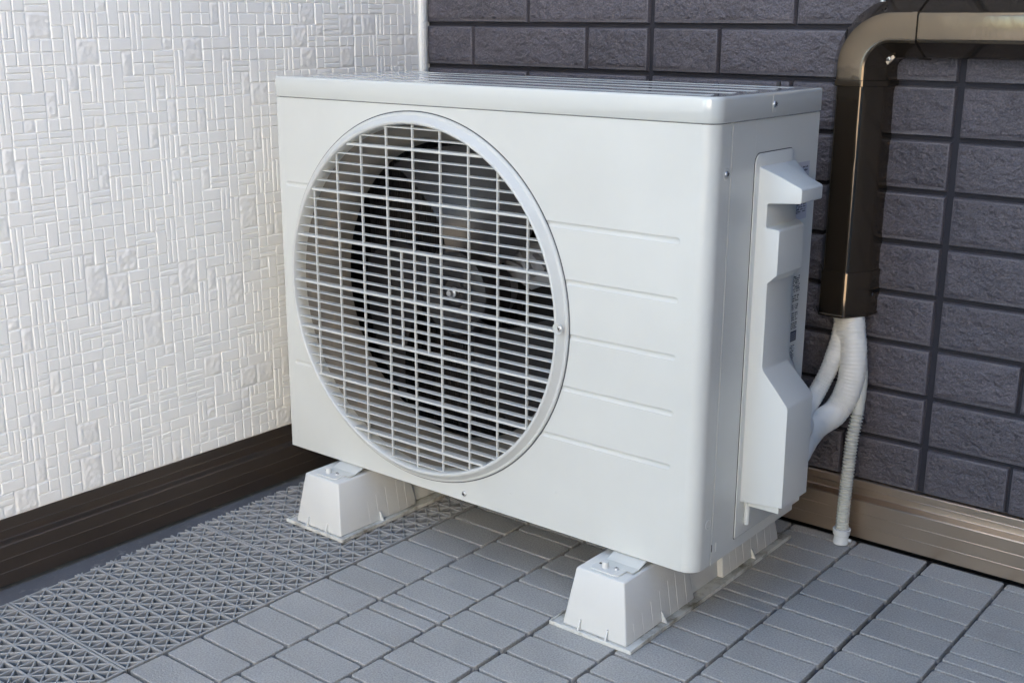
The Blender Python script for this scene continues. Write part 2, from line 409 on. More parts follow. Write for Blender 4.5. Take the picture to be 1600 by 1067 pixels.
# ------------------------------------------------------------------ deck tiles
def deck_mesh(u0, v0, vcut=None):
    a = MB(); g2 = 1.9
    def block(x0, x1, y0, y1):
        h = -7.5
        if vcut is not None:
            if y0 > vcut - 6: return
            y1 = min(y1, vcut)
        r = 2.6; top = rrect(x0 + 1.1, x1 - 1.1, y0 + 1.1, y1 - 1.1, r, 3); mid = rrect(x0 + .3, x1 - .3, y0 + .3, y1 - .3, r + .6, 3); bot = rrect(x0, x1, y0, y1, r + .8, 3)
        loft(a, [[(x, y, h) for x, y in bot], [(x, y, -1.9) for x, y in bot], [(x, y, -.55) for x, y in mid], [(x, y, 0) for x, y in top]], cap=False)
        n = len(top); a.add([(x, y, 0) for x, y in top], [tuple(range(n))])
    for c in range(3):
        xa = u0 + .9 + c * 99.4 + g2; xb = u0 + .9 + (c + 1) * 99.4 - g2
        if c == 1: cuts = [0, 25, 75, 125, 175, 225, 275, 300]
        else: cuts = [50 * q for q in range(7)]
        for p, q in zip(cuts, cuts[1:]):
            ya = v0 + (p if p else 1.6) + g2 * (1 if p else .4); yb = v0 + (q if q < 300 else 298.4) - g2 * (1 if q < 300 else .4)
            block(xa, xb, ya, yb)
    return a
def deck_tile(u0, v0, label, vcut=None):
    t = thing('deck_tile', label, 'deck tile', (u0 + 150, v0 + 150, -20), 'grey deck tiles with oblong blocks')
    deck_mesh(u0, v0, vcut).build('block_surface', M['deck'], t, smooth=40)
    b = MB(); v1 = v0 + 297.5 if vcut is None else vcut
    b.box(u0 + 2.6, u0 + 297.4, v0 + 2.5, v1, -19.5, -7.4)
    b.build('tile_base', M['deckbase'], t)
    return t
SK = lambda v: -265.5 - (v + 0) * 0.045      # the slanted cut of the lattice strip along the wall
def clip_line(p, d_, poly):
    t0, t1 = -1e9, 1e9; n = len(poly)
    for i in range(n):
        a = poly[i]; b = poly[(i + 1) % n]; nx, ny = -(b[1] - a[1]), (b[0] - a[0])   # inside = left
        num = (p[0] - a[0]) * nx + (p[1] - a[1]) * ny; den = d_[0] * nx + d_[1] * ny
        if abs(den) < 1e-9:
            if num < 0: return None
            continue
        t = -num / den
        if den > 0: t0 = max(t0, t)
        else: t1 = min(t1, t)
    return (t0, t1) if t1 - t0 > 2 else None
def lattice_tile(v0, label, v1=None):
    t = thing('lattice_tile', label, 'deck tile', (-135, v0 + 150, -20), 'lattice drainage tiles along the white wall')
    v1 = v0 + 300 if v1 is None else v1
    va, vb = v0 + .8, v1 - .8; ua = -1.6
    poly = [(SK(va), va), (ua, va), (ua, vb), (SK(vb), vb)]
    a = MB(); low = MB()
    def bar(mb, p, d_, wd, zt, zb, poly_):
        r = clip_line(p, d_, poly_)
        if not r: return
        A = (p[0] + d_[0] * r[0], p[1] + d_[1] * r[0]); B = (p[0] + d_[0] * r[1], p[1] + d_[1] * r[1]); nx, ny = -d_[1], d_[0]
        vs = []
        for z, ww in ((zb, wd * .5), (zt - .5, wd * .5), (zt, wd * .34)):
            for P_, s_ in ((A, 1), (B, 1), (B, -1), (A, -1)): vs.append((P_[0] + nx * ww * s_, P_[1] + ny * ww * s_, z))
        mb.add(vs, [(3,2,1,0),(0,1,5,4),(1,2,6,5),(2,3,7,6),(3,0,4,7),(4,5,9,8),(5,6,10,9),(6,7,11,10),(7,4,8,11),(8,9,10,11)])
    n = 12
    for k in range(n + 1):
        v = v0 + 25 * k
        if v > v1 + 1: break
        v = min(max(v, va + 1.3), vb - 1.3)
        e = k in (0, n)
        bar(a, (0, v), (1, 0), 2.7, 0, -19.5 if e else -7, poly)
    for k in range(12): bar(a, (min(-25 * k - 1, ua - 1.4), 0), (0, 1), 2.8 if k == 0 else 2.2, -0.13, -19.5 if k == 0 else -7, poly)
    s2 = math.sqrt(.5)
    for k in range(-40, 60):
        bar(a, (-1, 25.0 * k), (s2, s2), 2.1, -0.27, -6, poly); bar(a, (-1, 25.0 * k), (-s2, s2), 2.1, -0.4, -6, poly)
    for k in range(n + 14):
        v = v0 + 12.5 + 25 * k
        if v < v1 - 3: bar(low, (0, v), (1, 0), 3.0, -7.6, -14, poly)
        bar(low, (-13.5 - 25 * k, 0), (0, 1), 3.0, -7.75, -14, poly)
    for k in range(-40, 60):
        bar(low, (-1, 25.0 * k + 12.5), (s2, s2), 2.0, -8.4, -13, poly)
    a.build('lattice_grid', M['lattice'], t, recalc=True)
    low.build('lower_grid', M['lattice'], t)
    return t
lattice_tile(-600, 'grey lattice drainage tile at the lower left corner of the photo')
lattice_tile(-300, 'grey lattice tile in front of the left mounting foot, whole between its two seams')
lattice_tile(0, 'grey lattice drainage tile carrying the left mounting foot of the fan unit')
lattice_tile(300, 'grey lattice drainage tile in the dark back corner under the fan unit', 546)
names = {
 (0, -300): 'grey block deck tile beside the lattice strip at the bottom edge of the photo',
 (0, 0): 'grey block deck tile beside the lattice strip, in front of the unit between its feet',
 (0, 300): 'shaded grey block deck tile beneath the left half of the fan unit',
 (300, -300): 'grey block deck tile at the bottom edge of the photo, below the right mounting foot',
 (300, 0): 'grey block deck tile under the front end of the right mounting foot',
 (300, 300): 'grey block deck tile under the drain hose tip by the brick wall',
 (600, -300): 'grey block deck tile cut off by the lower right corner of the photo',
 (600, 0): 'grey block deck tile right of the right mounting foot, one away from the brick wall',
 (600, 300): 'grey block deck tile at right against the bronze base strip of the brick wall',
}
for (u, v), lb in names.items(): deck_tile(u, v, lb, 546 if v == 300 else None)
x = MB()                                     # the deck carries on outside the picture
for (u, v) in [(900, 300), (900, 0), (900, -300), (0, -600), (300, -600), (600, -600), (900, -600), (0, -900), (300, -900), (600, -900), (900, -900)]:
    d0 = deck_mesh(u, v, 546 if v == 300 else None); x.add(d0.v, d0.f, 0)
    x.box(u + 2.6, u + 297.4, v + 2.5, 546 if v == 300 else v + 297.5, -19.5, -7.4, 1)
tag(x.build('deck', [M['deck'], M['deckbase']], smooth=40), kind='structure')

# ------------------------------------------------------------------ mounting feet
def mounting_foot(dx, label):
    t = thing('mounting_foot', label, 'mounting foot', (363 + dx, 290, 0), 'white resin mounting feet under the fan unit')
    bx = lambda a: a + dx
    b = MB(); b.box(bx(303.5), bx(421), 84, 497, 0.2, 3.6)
    b.box(bx(303.5), bx(305.5), 86.1, 495, 3.6, 5.6); b.box(bx(419), bx(421), 86.1, 495, 3.6, 5.6); b.box(bx(303.5), bx(421), 84, 86, 3.6, 5.2)
    b.build('base_plate', M['footdirt'], t, bevel=0.5, seg=1)
    def block(y0, y1, inset=0, hh=78, nm='block'):
        k = MB(); k.frustum((bx(319 + inset), bx(411 - inset), y0, y1), 3.7, (bx(331 + inset), bx(399 - inset), y0 + 10 - inset, y1 - 10 + inset), hh)
        o = k.build(nm, M['foot'], t, smooth=40, bevel=2.2, seg=3)
        return o
    f = block(90, 246); r = block(318, 476)
    block(240, 324, 8, 74, 'bridge')
    rb = MB()                                # faint moulding lines down the flanks
    for fr, (y0, y1) in ((f, (90, 246)), (r, (318, 476))):
        rb = MB()
        for q in range(1, 8):
            y = y0 + (y1 - y0) * q / 8 + random.uniform(-2, 2)
            zt = 20 + 45 * q / 8 if y0 < 200 else 62 - 30 * q / 8
            for sx, s_ in ((411, -1), (319, 1)):
                X0 = sx; X1 = sx + s_ * 12 * (zt - 3.7) / 74.3
                o = -s_ * .2
                rb.add([(bx(X0 + o), y - .15, 4), (bx(X0 + o), y + .15, 4), (bx(X1 + o), y + .15, zt), (bx(X1 + o), y - .15, zt), (bx(X0 - o), y - .6, 4), (bx(X0 - o), y + .6, 4), (bx(X1 - o), y + .6, zt), (bx(X1 - o), y - .6, zt)],
                       [(0,1,2,3),(0,3,7,4),(1,5,6,2),(3,2,6,7),(4,5,1,0)])
        merge(fr, rb)
    def gus(x, y, ax):
        gs = MB()
        if ax == 'y': gs.prism([(y - 3.5, 3.6), (y + 5, 3.6), (y + 5, 17), (y + 1.5, 17)], bx(x - 1.1), bx(x + 1.1), 'yz')
        else:
            s_ = 1 if x > 363 else -1
            gs.prism([(bx(x + 6 * s_), 3.6), (bx(x - 4 * s_), 3.6), (bx(x - 5 * s_), 16), (bx(x - .5 * s_), 16)], y - 1.2, y + 1.2, 'xz')
        gs.build('gusset', M['foot'], t)
    for x_ in (345, 384): gus(x_, 88, 'y')
    for y_ in (170, 398):
        gus(411, y_, 'x'); gus(319, y_, 'x')
    for yy, sg in ((121, 1), (445, -1)):
        pl = MB(); pl.prism(rrect(bx(345), bx(386), yy - 15, yy + 15, 6, 5), 78.1, 80.0, 'xy')
        pl.build('top_plate', M['foot'], t, bevel=.5, seg=2)
        bo = MB(); bo.lathe([(4.0, 0), (4.0, 6.5), (3.4, 7.6), (0.4, 7.8)], bx(361), 80, 20, 'z', yy - 4); bo.build('bolt', M['foot'], t, smooth=40)
        screw(t, (bx(374), yy - 0, 80), 'z', 3.2)
        ho = MB(); ho.lathe([(2.4, 0), (2.4, .25), (.3, .3)], bx(351), 80.0, 16, 'z', yy + 2); ho.build('bolt_hole', M['dark'], t)
    return t
mounting_foot(0, 'white resin mounting foot under the right end of the fan unit, on block deck tiles')
mounting_foot(-477, 'white resin mounting foot under the left end of the fan unit, on lattice tiles')

# ------------------------------------------------------------------ outdoor unit
XL, XR, YF, YB, ZB, ZL, ZT = -230.0, 461.0, 150.0, 404.0, 87.0, 600.0, 628.0
CXg, CZg, RG = 33.5, 347.0, 244.5
def apply_boolean(ob, cutters):
    for c in cutters:
        md = ob.modifiers.new('b', 'BOOLEAN'); md.operation = 'DIFFERENCE'; md.solver = 'EXACT'; md.object = c
    dg = bpy.context.evaluated_depsgraph_get(); me = bpy.data.meshes.new_from_object(ob.evaluated_get(dg))
    ob.modifiers.clear(); old = ob.data; ob.data = me; bpy.data.meshes.remove(old)
    for c in cutters:
        m_ = c.data; bpy.data.objects.remove(c); bpy.data.meshes.remove(m_)
def unit():
    t = thing('air_conditioner_unit', 'ivory outdoor air conditioner unit with large round fan grille on two white feet', 'air conditioner', (115, 277, 87))
    # casing: base pan, left side, right side behind the front panel, back frame
    c = MB()
    c.prism(rrect(XL + 2, XR - 2, YF + 3.2, YB - 2, [3, 3, 3, 17], 8), ZB + 1.0, ZB + 3, 'xy')
    c.box(XL + .1, XL + 1.5, YF + 3.2, YB, ZB + 3, ZL - .5)
    c.box(XR - 1.5, XR, 189.0, 242.2, ZB + 6, ZL - .5)
    c.build('side_panel', M['paint'], t)
    c = MB(); c.prism([(XR - 1.5, 242.9), (XR - .3, 242.9), (XR - .3, YB), (XR - 30, YB), (XR - 30, YB - 1.2), (XR - 1.5, YB - 1.2)], ZB + 6, ZL - .5, 'xy')
    c.build('rear_side_panel', M['paint'], t, bevel=.3, seg=1)
    c = MB(); c.prism(rrect(XL + 1.6, XR - 1.8, YF + 1.8, YB - 4, [4, 4, 4, 17], 8), ZL - .5, ZL + 1, 'xy')
    c.box(XR - 4, XR - 1.6, 186, 245, ZB + 4, ZL - 2); c.build('inner_frame', M['seam'], t)  # dark filler for the shade in the lid and side seams
    pan = MB(); pan.prism(rrect(XL + 4, XR - 1.3, YF + 4, YB - 1, [3, 3, 3, 18], 8), ZB - 1.2, ZB + .8, 'xy'); pan.box(XR - 1.2, XR - .2, 190, YB - 1, ZB - 1.2, ZB + 12)
    pan.build('base_pan', M['paint'], t)
    # front panel, flat sheet with round opening and short pressed lines
    f = MB(); n = 144; x0, x1, z0, z1 = XL, XR - 18, ZB, ZL - .6; Rh = 233.0
    circ = []; rect = []
    angs = sorted([2 * math.pi * i / n for i in range(n)] + [math.atan2(zz - CZg, xx - CXg) % (2 * math.pi) for xx in (x0, x1) for zz in (z0, z1)])
    for a in angs:
        ca, sa = math.cos(a), math.sin(a); circ.append((CXg + Rh * ca, CZg + Rh * sa))
        tt = min([q for q in ((x1 - CXg) / ca if ca > 1e-9 else 1e9, (x0 - CXg) / ca if ca < -1e-9 else 1e9, (z1 - CZg) / sa if sa > 1e-9 else 1e9, (z0 - CZg) / sa if sa < -1e-9 else 1e9)])
        rect.append((CXg + tt * ca, CZg + tt * sa))
    N = len(angs)
    rings = [[(p[0], y, p[1]) for p in L_] for L_, y in ((circ, YF), (rect, YF), (rect, YF + 3), (circ, YF + 3))]
    vs = [p for r in rings for p in r]; fs = []
    for j in range(4):
        for i in range(N): fs.append((j * N + i, j * N + (i + 1) % N, ((j + 1) % 4) * N + (i + 1) % N, ((j + 1) % 4) * N + i))
    f.add(vs, fs); fp = f.build('front_panel', M['paint'], None)
    cut = []
    rr = 5.0; dep = 1.7
    for z, xa, xb in [(473.5, 235, 421), (407, 240, 421.5), (341.3, 240, 421.5), (276, 240, 421.5), (211.5, 235, 421), (480.5, -214, -160), (220, -212, -160)]:
        k = MB(); r_ = 4.6; sgn = 1
        ring = []
        pr = [(0.05, -r_), (r_ * .5, -r_ * .87), (r_ * .87, -r_ * .5), (r_, 0)]
        L_ = [(xa - h_ if False else xa, r0, h_) for h_, r0 in ((0, 0), )]
        secs = [(xa - r_ * math.cos(a), max(.05, r_ * math.sin(a))) for a in [R(5), R(30), R(60), R(90)]] + [(xb + r_ * math.cos(a), max(.05, r_ * math.sin(a))) for a in [R(90), R(60), R(30), R(5)]]
        rings = [[(X_, YF - (r_ - dep) + q * math.cos(2 * math.pi * i / 24), z + q * math.sin(2 * math.pi * i / 24)) for i in range(24)] for X_, q in secs]
        loft(k, rings); cut.append(k.build('c', M['paint']))
    apply_boolean(fp, cut)
    fp.data.shade_smooth(); fp.data.set_sharp_from_angle(angle=R(35)); put(fp, t)
    # corner wrap of the front panel
    wv = MB(); prof = [(XR - 18, YF)] + arc(XR - 18, YF + 18, 18, -90, 0, 12)[1:] + [(XR, 187.6), (XR - .6, 188.2), (XR - 2.5, 188.3)]
    rings = [[(x_, y_, z_) for x_, y_ in prof] for z_ in (ZB, ZB + .8, ZL - 1.4, ZL - .6)]
    rings[0] = [(x_ - .8 * (x_ > XR - 18), y_ + .5, ZB) for x_, y_ in prof]
    loft(wv, rings, closed=False, cap=False); o = wv.build('corner_wrap', M['paint'], fp, smooth=30)
    wv2 = MB(); wv2.prism([(XL, YF + 3.0), (XL + 1.4, YF + 3.0), (XL + 1.4, 176), (XL, 176)], ZB, ZL - .6, 'xy'); wv2.build('left_fold', M['paint'], fp)
    dm = MB(); dm.lathe([(6.5, 0.02), (6.0, .5), (3.6, -.4), (.4, -.9)], XR, 142, 24, 'x', 178.5); dm.build('dimple', M['paint'], fp, smooth=60)
    dm = MB(); dm.lathe([(7.0, 0.02), (6.2, .5), (4.6, .25), (.4, 0.2)], XR, 545.8, 24, 'x', 179); dm.build('screw_seat', M['paint'], fp, smooth=60)
    for xx, zz in ((-216, 112), (190, 118), (262, 138)):
        dm = MB(); dm.lathe([(1.5, YF - .02), (1.1, YF - .45), (.3, YF - .55)], xx, zz, 12); dm.build('embossed_dot', M['paint'], fp, smooth=60)
    sl = MB(); sl.box(XR - .6, XR + .12, 189.0, 190.3, 103, 112); sl.build('slot', M['dark'], fp)
    sl = MB(); sl.box(XR - .5, XR + .4, 199.5, 201.2, 100, 111); sl.build('embossed_dot', M['paint'], fp)
    screw(t, (111.7, YF - 0, 97.5), 'y', 3.8); screw(t, (XR + .2, 179, 545.8), 'x', 3.6)
    # lid
    def lidring(i, z, rc=19): return [(x_, y_, z) for x_, y_ in rrect(XL - 1.8 + i, XR + 2.0 - i, YF - 1.6 + i, YB + 2 - i, [max(2, 6 - i), 4, 4, max(4, rc - i)], 8)]
    l = MB(); loft(l, [lidring(1.2, ZL + 0.2), lidring(.0, ZL + 1.6), lidring(.1, ZT - 4), lidring(.6, ZT - 1.7), lidring(1.7, ZT - .5), lidring(3.2, ZT), lidring(12, ZT - .05), lidring(15, ZT - .5), lidring(18, ZT - .6)])
    lid = l.build('lid', M['lid'], t, smooth=50)
    for yc in (192, 242, 292, 342, 384):
        r_ = MB(); hw = 9.5
        def rg(i, z): return [(x_, y_, z) for x_, y_ in rrect(XL + 26 + i, XR - 26 - i, yc - hw + i, yc + hw - i, hw - i - .1, 6)]
        loft(r_, [rg(0, ZT - .65), rg(1.2, ZT - .25), rg(2.6, ZT + .2), rg(4.5, ZT + .35)]); r_.build('pressed_rib', M['lid'], lid, smooth=60)
    rr_ = MB(); rr_.prism([(273.5, 606), (282.5, 606), (282.5, 625), (273.5, 625)], XR + 1.9, XR + 2.3, 'yz'); rr_.build('screw_tab', M['lid'], lid)
    screw(lid, (XR + 2.3, 278, 615), 'x', 3.7)
    bm_ = MB(); bm_.box(404, 408, 398, 402, ZT - 1, ZT + 5); bm_.build('rear_stud', M['dark'], lid)
    # grille
    g = MB(); prof = [(244.8, 151), (244.8, 148.6), (243.6, 147.2), (241.0, 146.6), (239.6, 145.2), (234.5, 138.8), (232.6, 138.2), (230.8, 139.2), (229.6, 142), (228.6, 156), (227, 170), (232, 170), (236, 151.2)]
    g.lathe(prof, CXg, CZg, 160, closed=True)
    gr = g.build('fan_grille', M['grille'], t, smooth=32)
    gl = MB(); gl.lathe([(246.4, YF + .05), (246.2, YF - .15), (244.9, YF - .15), (244.85, YF + .05)], CXg, CZg, 160, closed=True); gl.build('grille_seam', M['seam'], gr)
    sl = MB(); Rs = 230.2
    for k in range(-17, 18):
        z = CZg + 13.2 * k; h = math.sqrt(max(0, Rs * Rs - (z - CZg) ** 2)) - .3
        if h < 20: continue
        thick = (k % 5 == 0)
        th, y0_, y1_ = (3.0, 140.8, 150.0) if thick else (1.5, 142.0, 149.4)
        pr = [(y0_ + .5, z - th / 2), (y1_, z - th / 2 + (.6)), (y1_, z + th / 2 + .5), (y0_ + .5, z + th / 2), (y0_, z + th * .2), (y0_, z - th * .2)]
        sl.prism(pr, CXg - h, CXg + h, 'yz')
    sl.build('slats', M['grille'], gr, smooth=30)
    vb = MB()
    for k in range(-4, 5):
        xx = CXg + 46.5 * k; h = math.sqrt(Rs * Rs - (xx - CXg) ** 2) - .3; vb.prism([(xx - 1.1, 146), (xx - 1.1, 143.2), (xx - .6, 142.6), (xx + .6, 142.6), (xx + 1.1, 143.2), (xx + 1.1, 146)], CZg - h, CZg + h, 'xy')
    for xx in (CXg - 23.25, CXg + 23.25): vb.prism([(xx - 1.1, 146), (xx - 1.1, 143.2), (xx - .6, 142.6), (xx + .6, 142.6), (xx + 1.1, 143.2), (xx + 1.1, 146)], CZg - 66, CZg + 66, 'xy')
    vb.build('upright_bars', M['grille'], gr)
    for ang in (0,):
        se = MB(); se.lathe([(7.2, 138.0), (6.4, 137.6), (5.6, 139.5), (5.2, 142.5), (.3, 142.6)], CXg + 236.2, 351.5, 28); se.build('screw_seat', M['grille'], gr, smooth=40)
        screw(gr, (CXg + 236.2, 142.0, 351.5), 'y', 4.0)
    # inside: bell mouth, fan, motor, partition, coil
    s_ = MB(); s_.lathe([(231, 153.2), (229, 158), (222, 170), (213, 184), (207, 196), (204.5, 208), (204, 224), (207, 224), (208, 206), (236, 156)], CXg, CZg, 128, closed=True)
    s_.build('fan_shroud', M['shroud'], t, smooth=50)
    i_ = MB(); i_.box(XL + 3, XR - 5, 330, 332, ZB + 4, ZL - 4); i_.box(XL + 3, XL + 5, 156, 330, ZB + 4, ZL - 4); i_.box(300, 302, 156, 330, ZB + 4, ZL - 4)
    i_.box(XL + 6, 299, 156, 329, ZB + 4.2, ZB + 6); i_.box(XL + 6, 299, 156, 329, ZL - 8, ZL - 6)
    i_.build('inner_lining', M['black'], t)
    co = MB(); co.box(XL + 2, XR - 31, 396, 400, ZB + 3, ZL - 1)
    for q in range(60): co.box(XL + 7 + q * 4.9, XL + 8.2 + q * 4.9, 318, 329, ZB + 8, ZL - 9)
    co.build('heat_exchanger', M['coil'], t)
    fan = MB(); fan.lathe([(62, 268), (62, 226), (58, 219), (46, 215), (26, 214), (22, 216), (18, 222), (.4, 222)], CXg, CZg, 64)
    fo = fan.build('fan', M['fan'], t, smooth=35)
    for b_ in range(3):
        a = MB(); base_a = R(-55 + 120 * b_); nu, nv = 14, 14; vs = []; fs = []
        for u in range(nu + 1):
            rr1 = 58 + (196 - 58) * u / nu; fr = u / nu
            span = R(54 + 18 * math.sin(fr * 2.2)); lead = base_a + R(24) * fr ** 1.6
            for v in range(nv + 1):
                q = v / nv; th_ = lead + span * (q - .5); yy = 252 - 44 * (q) * (1 - .25 * fr) + 5 * math.sin(q * math.pi)
                vs.append((CXg + rr1 * math.cos(th_), yy, CZg + rr1 * math.sin(th_)))
        m0 = len(vs); vs += [(p[0], p[1] + 2.4, p[2]) for p in vs]
        for u in range(nu):
            for v in range(nv):
                q = u * (nv + 1) + v; fs.append((q, q + 1, q + nv + 2, q + nv + 1)); fs.append((m0 + q, m0 + q + nv + 1, m0 + q + nv + 2, m0 + q + 1))
        for u in range(nu):
            for v in (0, nv): q = u * (nv + 1) + v; fs.append((q, q + nv + 1, m0 + q + nv + 1, m0 + q))
        for v in range(nv):
            for u in (0, nu): q = u * (nv + 1) + v; fs.append((q, q + 1, m0 + q + 1, m0 + q))
        a.add(vs, fs); a.build('blade', M['fan'], fo, smooth=50)
    nb = MB(); nb.lathe([(7.5, 222), (7.5, 216), (4, 215), (4, 210), (.4, 209.5)], CXg, CZg, 6 * 4); nb.build('hub_nut', M['steel'], fo, smooth=30)
    mo = MB(); mo.lathe([(48, 300), (48, 274), (44, 270), (20, 269), (.4, 269)], CXg, CZg, 40); 
    mo.prism([(10, 424), (60, 428), (136, 416), (158, 392), (150, 366), (118, 352), (70, 372), (30, 384), (8, 392)], 283, 288, 'xz')
    mo.prism([(20, 398), (60, 392), (110, 376), (112, 381), (62, 398), (20, 404)], 276, 283, 'xz')
    mo.prism([(92, 420), (98, 420), (126, 372), (120, 370)], 272, 283, 'xz'); mo.prism([(128, 404), (150, 388), (148, 382), (124, 398)], 270, 283, 'xz')
    mo.box(150, 299, 286, 298, 380, 392)
    mo.build('motor_bracket', M['motor'], t, smooth=30)
    # pipe cover on the right side
    fl = MB(); fl.prism(rrect(241.6, 337.5, ZB + 13, 563, [9, 12, 2, 2], 8), XR - .2, XR + .35, 'yz'); fl.build('cover_gap_shade', M['seam'], t)  # dark rim painted in for the shadow gap round the cover plate
    fl = MB(); fl.prism(rrect(242.8, 336.6, ZB + 14, 562, [8, 11, 2, 2], 8), XR - .1, XR + 1.6, 'yz')
    fl.build('cover_plate', M['plastic'], t, bevel=.6, seg=2, smooth=40)
    pr = [(461.5, 548), (486, 538.5), (512, 527), (513.6, 525), (513.6, 511.5), (512, 510.2), (475, 507.3), (474, 506), (474, 481), (475.4, 479.8), (489, 478.8), (490.4, 477), (490.6, 427), (479.6, 416.5), (479.8, 318), (481.5, 313), (512.5, 276), (514, 272), (515, 150.5), (461.5, 146.5)]
    def yb(x_, z_):
        if z_ > 500: b0, sl_ = 338, .38
        elif z_ > 410: b0, sl_ = 341, .7
        elif z_ > 300: b0, sl_ = 346, .9
        else: b0, sl_ = 362, .75
        return b0 - (x_ - 461) * sl_
    fr_ = [(x_, 252 + (x_ - 461) * .06, z_) for x_, z_ in pr]; mid = [(x_, min(yb(x_, z_), 316 - 8 * (z_ > 500) + (12 if z_ < 300 else 0)), z_) for x_, z_ in pr]; bk = [(461.5 + (x_ - 461.5) * .55, yb(461.5 + (x_ - 461.5) * .55, z_) + 4, z_) for x_, z_ in pr]
    cv = MB(); loft(cv, [fr_, mid, bk]); co_ = cv.build('pipe_cover', M['plastic'], t, smooth=40, bevel=4, seg=4)
    lt = MB(); lt.box(462.2, 508, 262, 318, 139.5, 146.8); lt.build('cover_lip', M['plastic'], co_)
    ps = MB(); ps.lathe([(3.6, 0), (3.6, 32), (.3, 32)], 466, 114.5, 16, 'z', 264.5); ps.build('cover_post', M['plastic'], co_, smooth=40)
    # stickers
    st = MB(); st.box(XR - .3, XR + .05, 345.5, 383.5, 474, 543); so = st.build('rating_sticker', M['sticker'], t)
    ik = MB()
    def glyphs(y0_, y1_, z0_, z1_, rows, dens=.75, hgt=1.0):
        rh = (z1_ - z0_) / rows
        for q in range(rows):
            y_ = y0_
            while y_ < y1_ - 1:
                w_ = random.uniform(.7, 2.0)
                if random.random() < dens:
                    zc = z0_ + (q + .5) * rh
                    ik.box(XR + .0, XR + .12, y_, y_ + w_, zc - rh * .3, zc - rh * .3 + rh * random.uniform(.3, .7))
                y_ += w_ + random.uniform(.25, .7)
    glyphs(352, 381, 531, 539, 2, .8); glyphs(352, 378, 524, 529, 2, .7); ik.box(XR, XR + .13, 352, 381, 526.5, 527.1); ik.build('sticker_print', M['ink'], so); ik = MB(); glyphs(355, 381, 482, 505, 8, .75); glyphs(349, 365, 481, 505, 12, .6)
    ik.build('sticker_print', M['ink'], so)
    ik = MB()
    for (z0_, z1_) in ((384, 405), (372, 381), (362, 369), (348, 359)): glyphs(357, 379, z0_, z1_, max(3, int((z1_ - z0_) / 2.6)), .78)
    glyphs(354, 378, 337, 346, 4, .8); glyphs(355, 376, 298, 317, 8, .7)
    ik.box(XR - .1, XR + .1, 357.5, 378.5, 321.5, 334.5); ik.box(XR - .1, XR + .1, 350, 356, 319.5, 331)
    ik.build('printed_notice', M['ink'], t)
    ring_ = MB(); ring_.lathe([(2.2, .12), (2.2, .22), (1.2, .22), (1.2, .12)], XR, 325.5, 20, 'x', 353, closed=True); ring_.build('notice_symbol', M['sticker'], t)
    ln = MB()
    for q in range(4): ln.box(XR + .1, XR + .16, 359.5, 376.5, 323.6 + 2.5 * q, 324.1 + 2.5 * q)
    ln.build('notice_lines', M['sticker'], t)
    # leg brackets under the body
    for dx in (0, -477):
        for sgn, y0_ in ((1, 0), (-1, 555)):
            Y = lambda v: v if sgn > 0 else 566 - v
            k = MB(); poly = [(Y(106), 80.2), (Y(140), 80.2), (Y(154), 86), (Y(200), 86), (Y(200), 84.4), (Y(155), 84.4), (Y(141), 79.0 + 0), (Y(106), 78.8 + .3)]
            k = MB(); ring = [(Y(124), 80.3), (Y(136), 80.6), (Y(152), 85.6), (Y(200), 85.8), (Y(200), 84.6), (Y(153), 84.4), (Y(137), 79.8), (Y(124), 80.05)]
            k.prism(ring, 350 + dx, 396 + dx, 'yz'); k.build('mounting_leg', M['paint'], t)
    return t
unit()

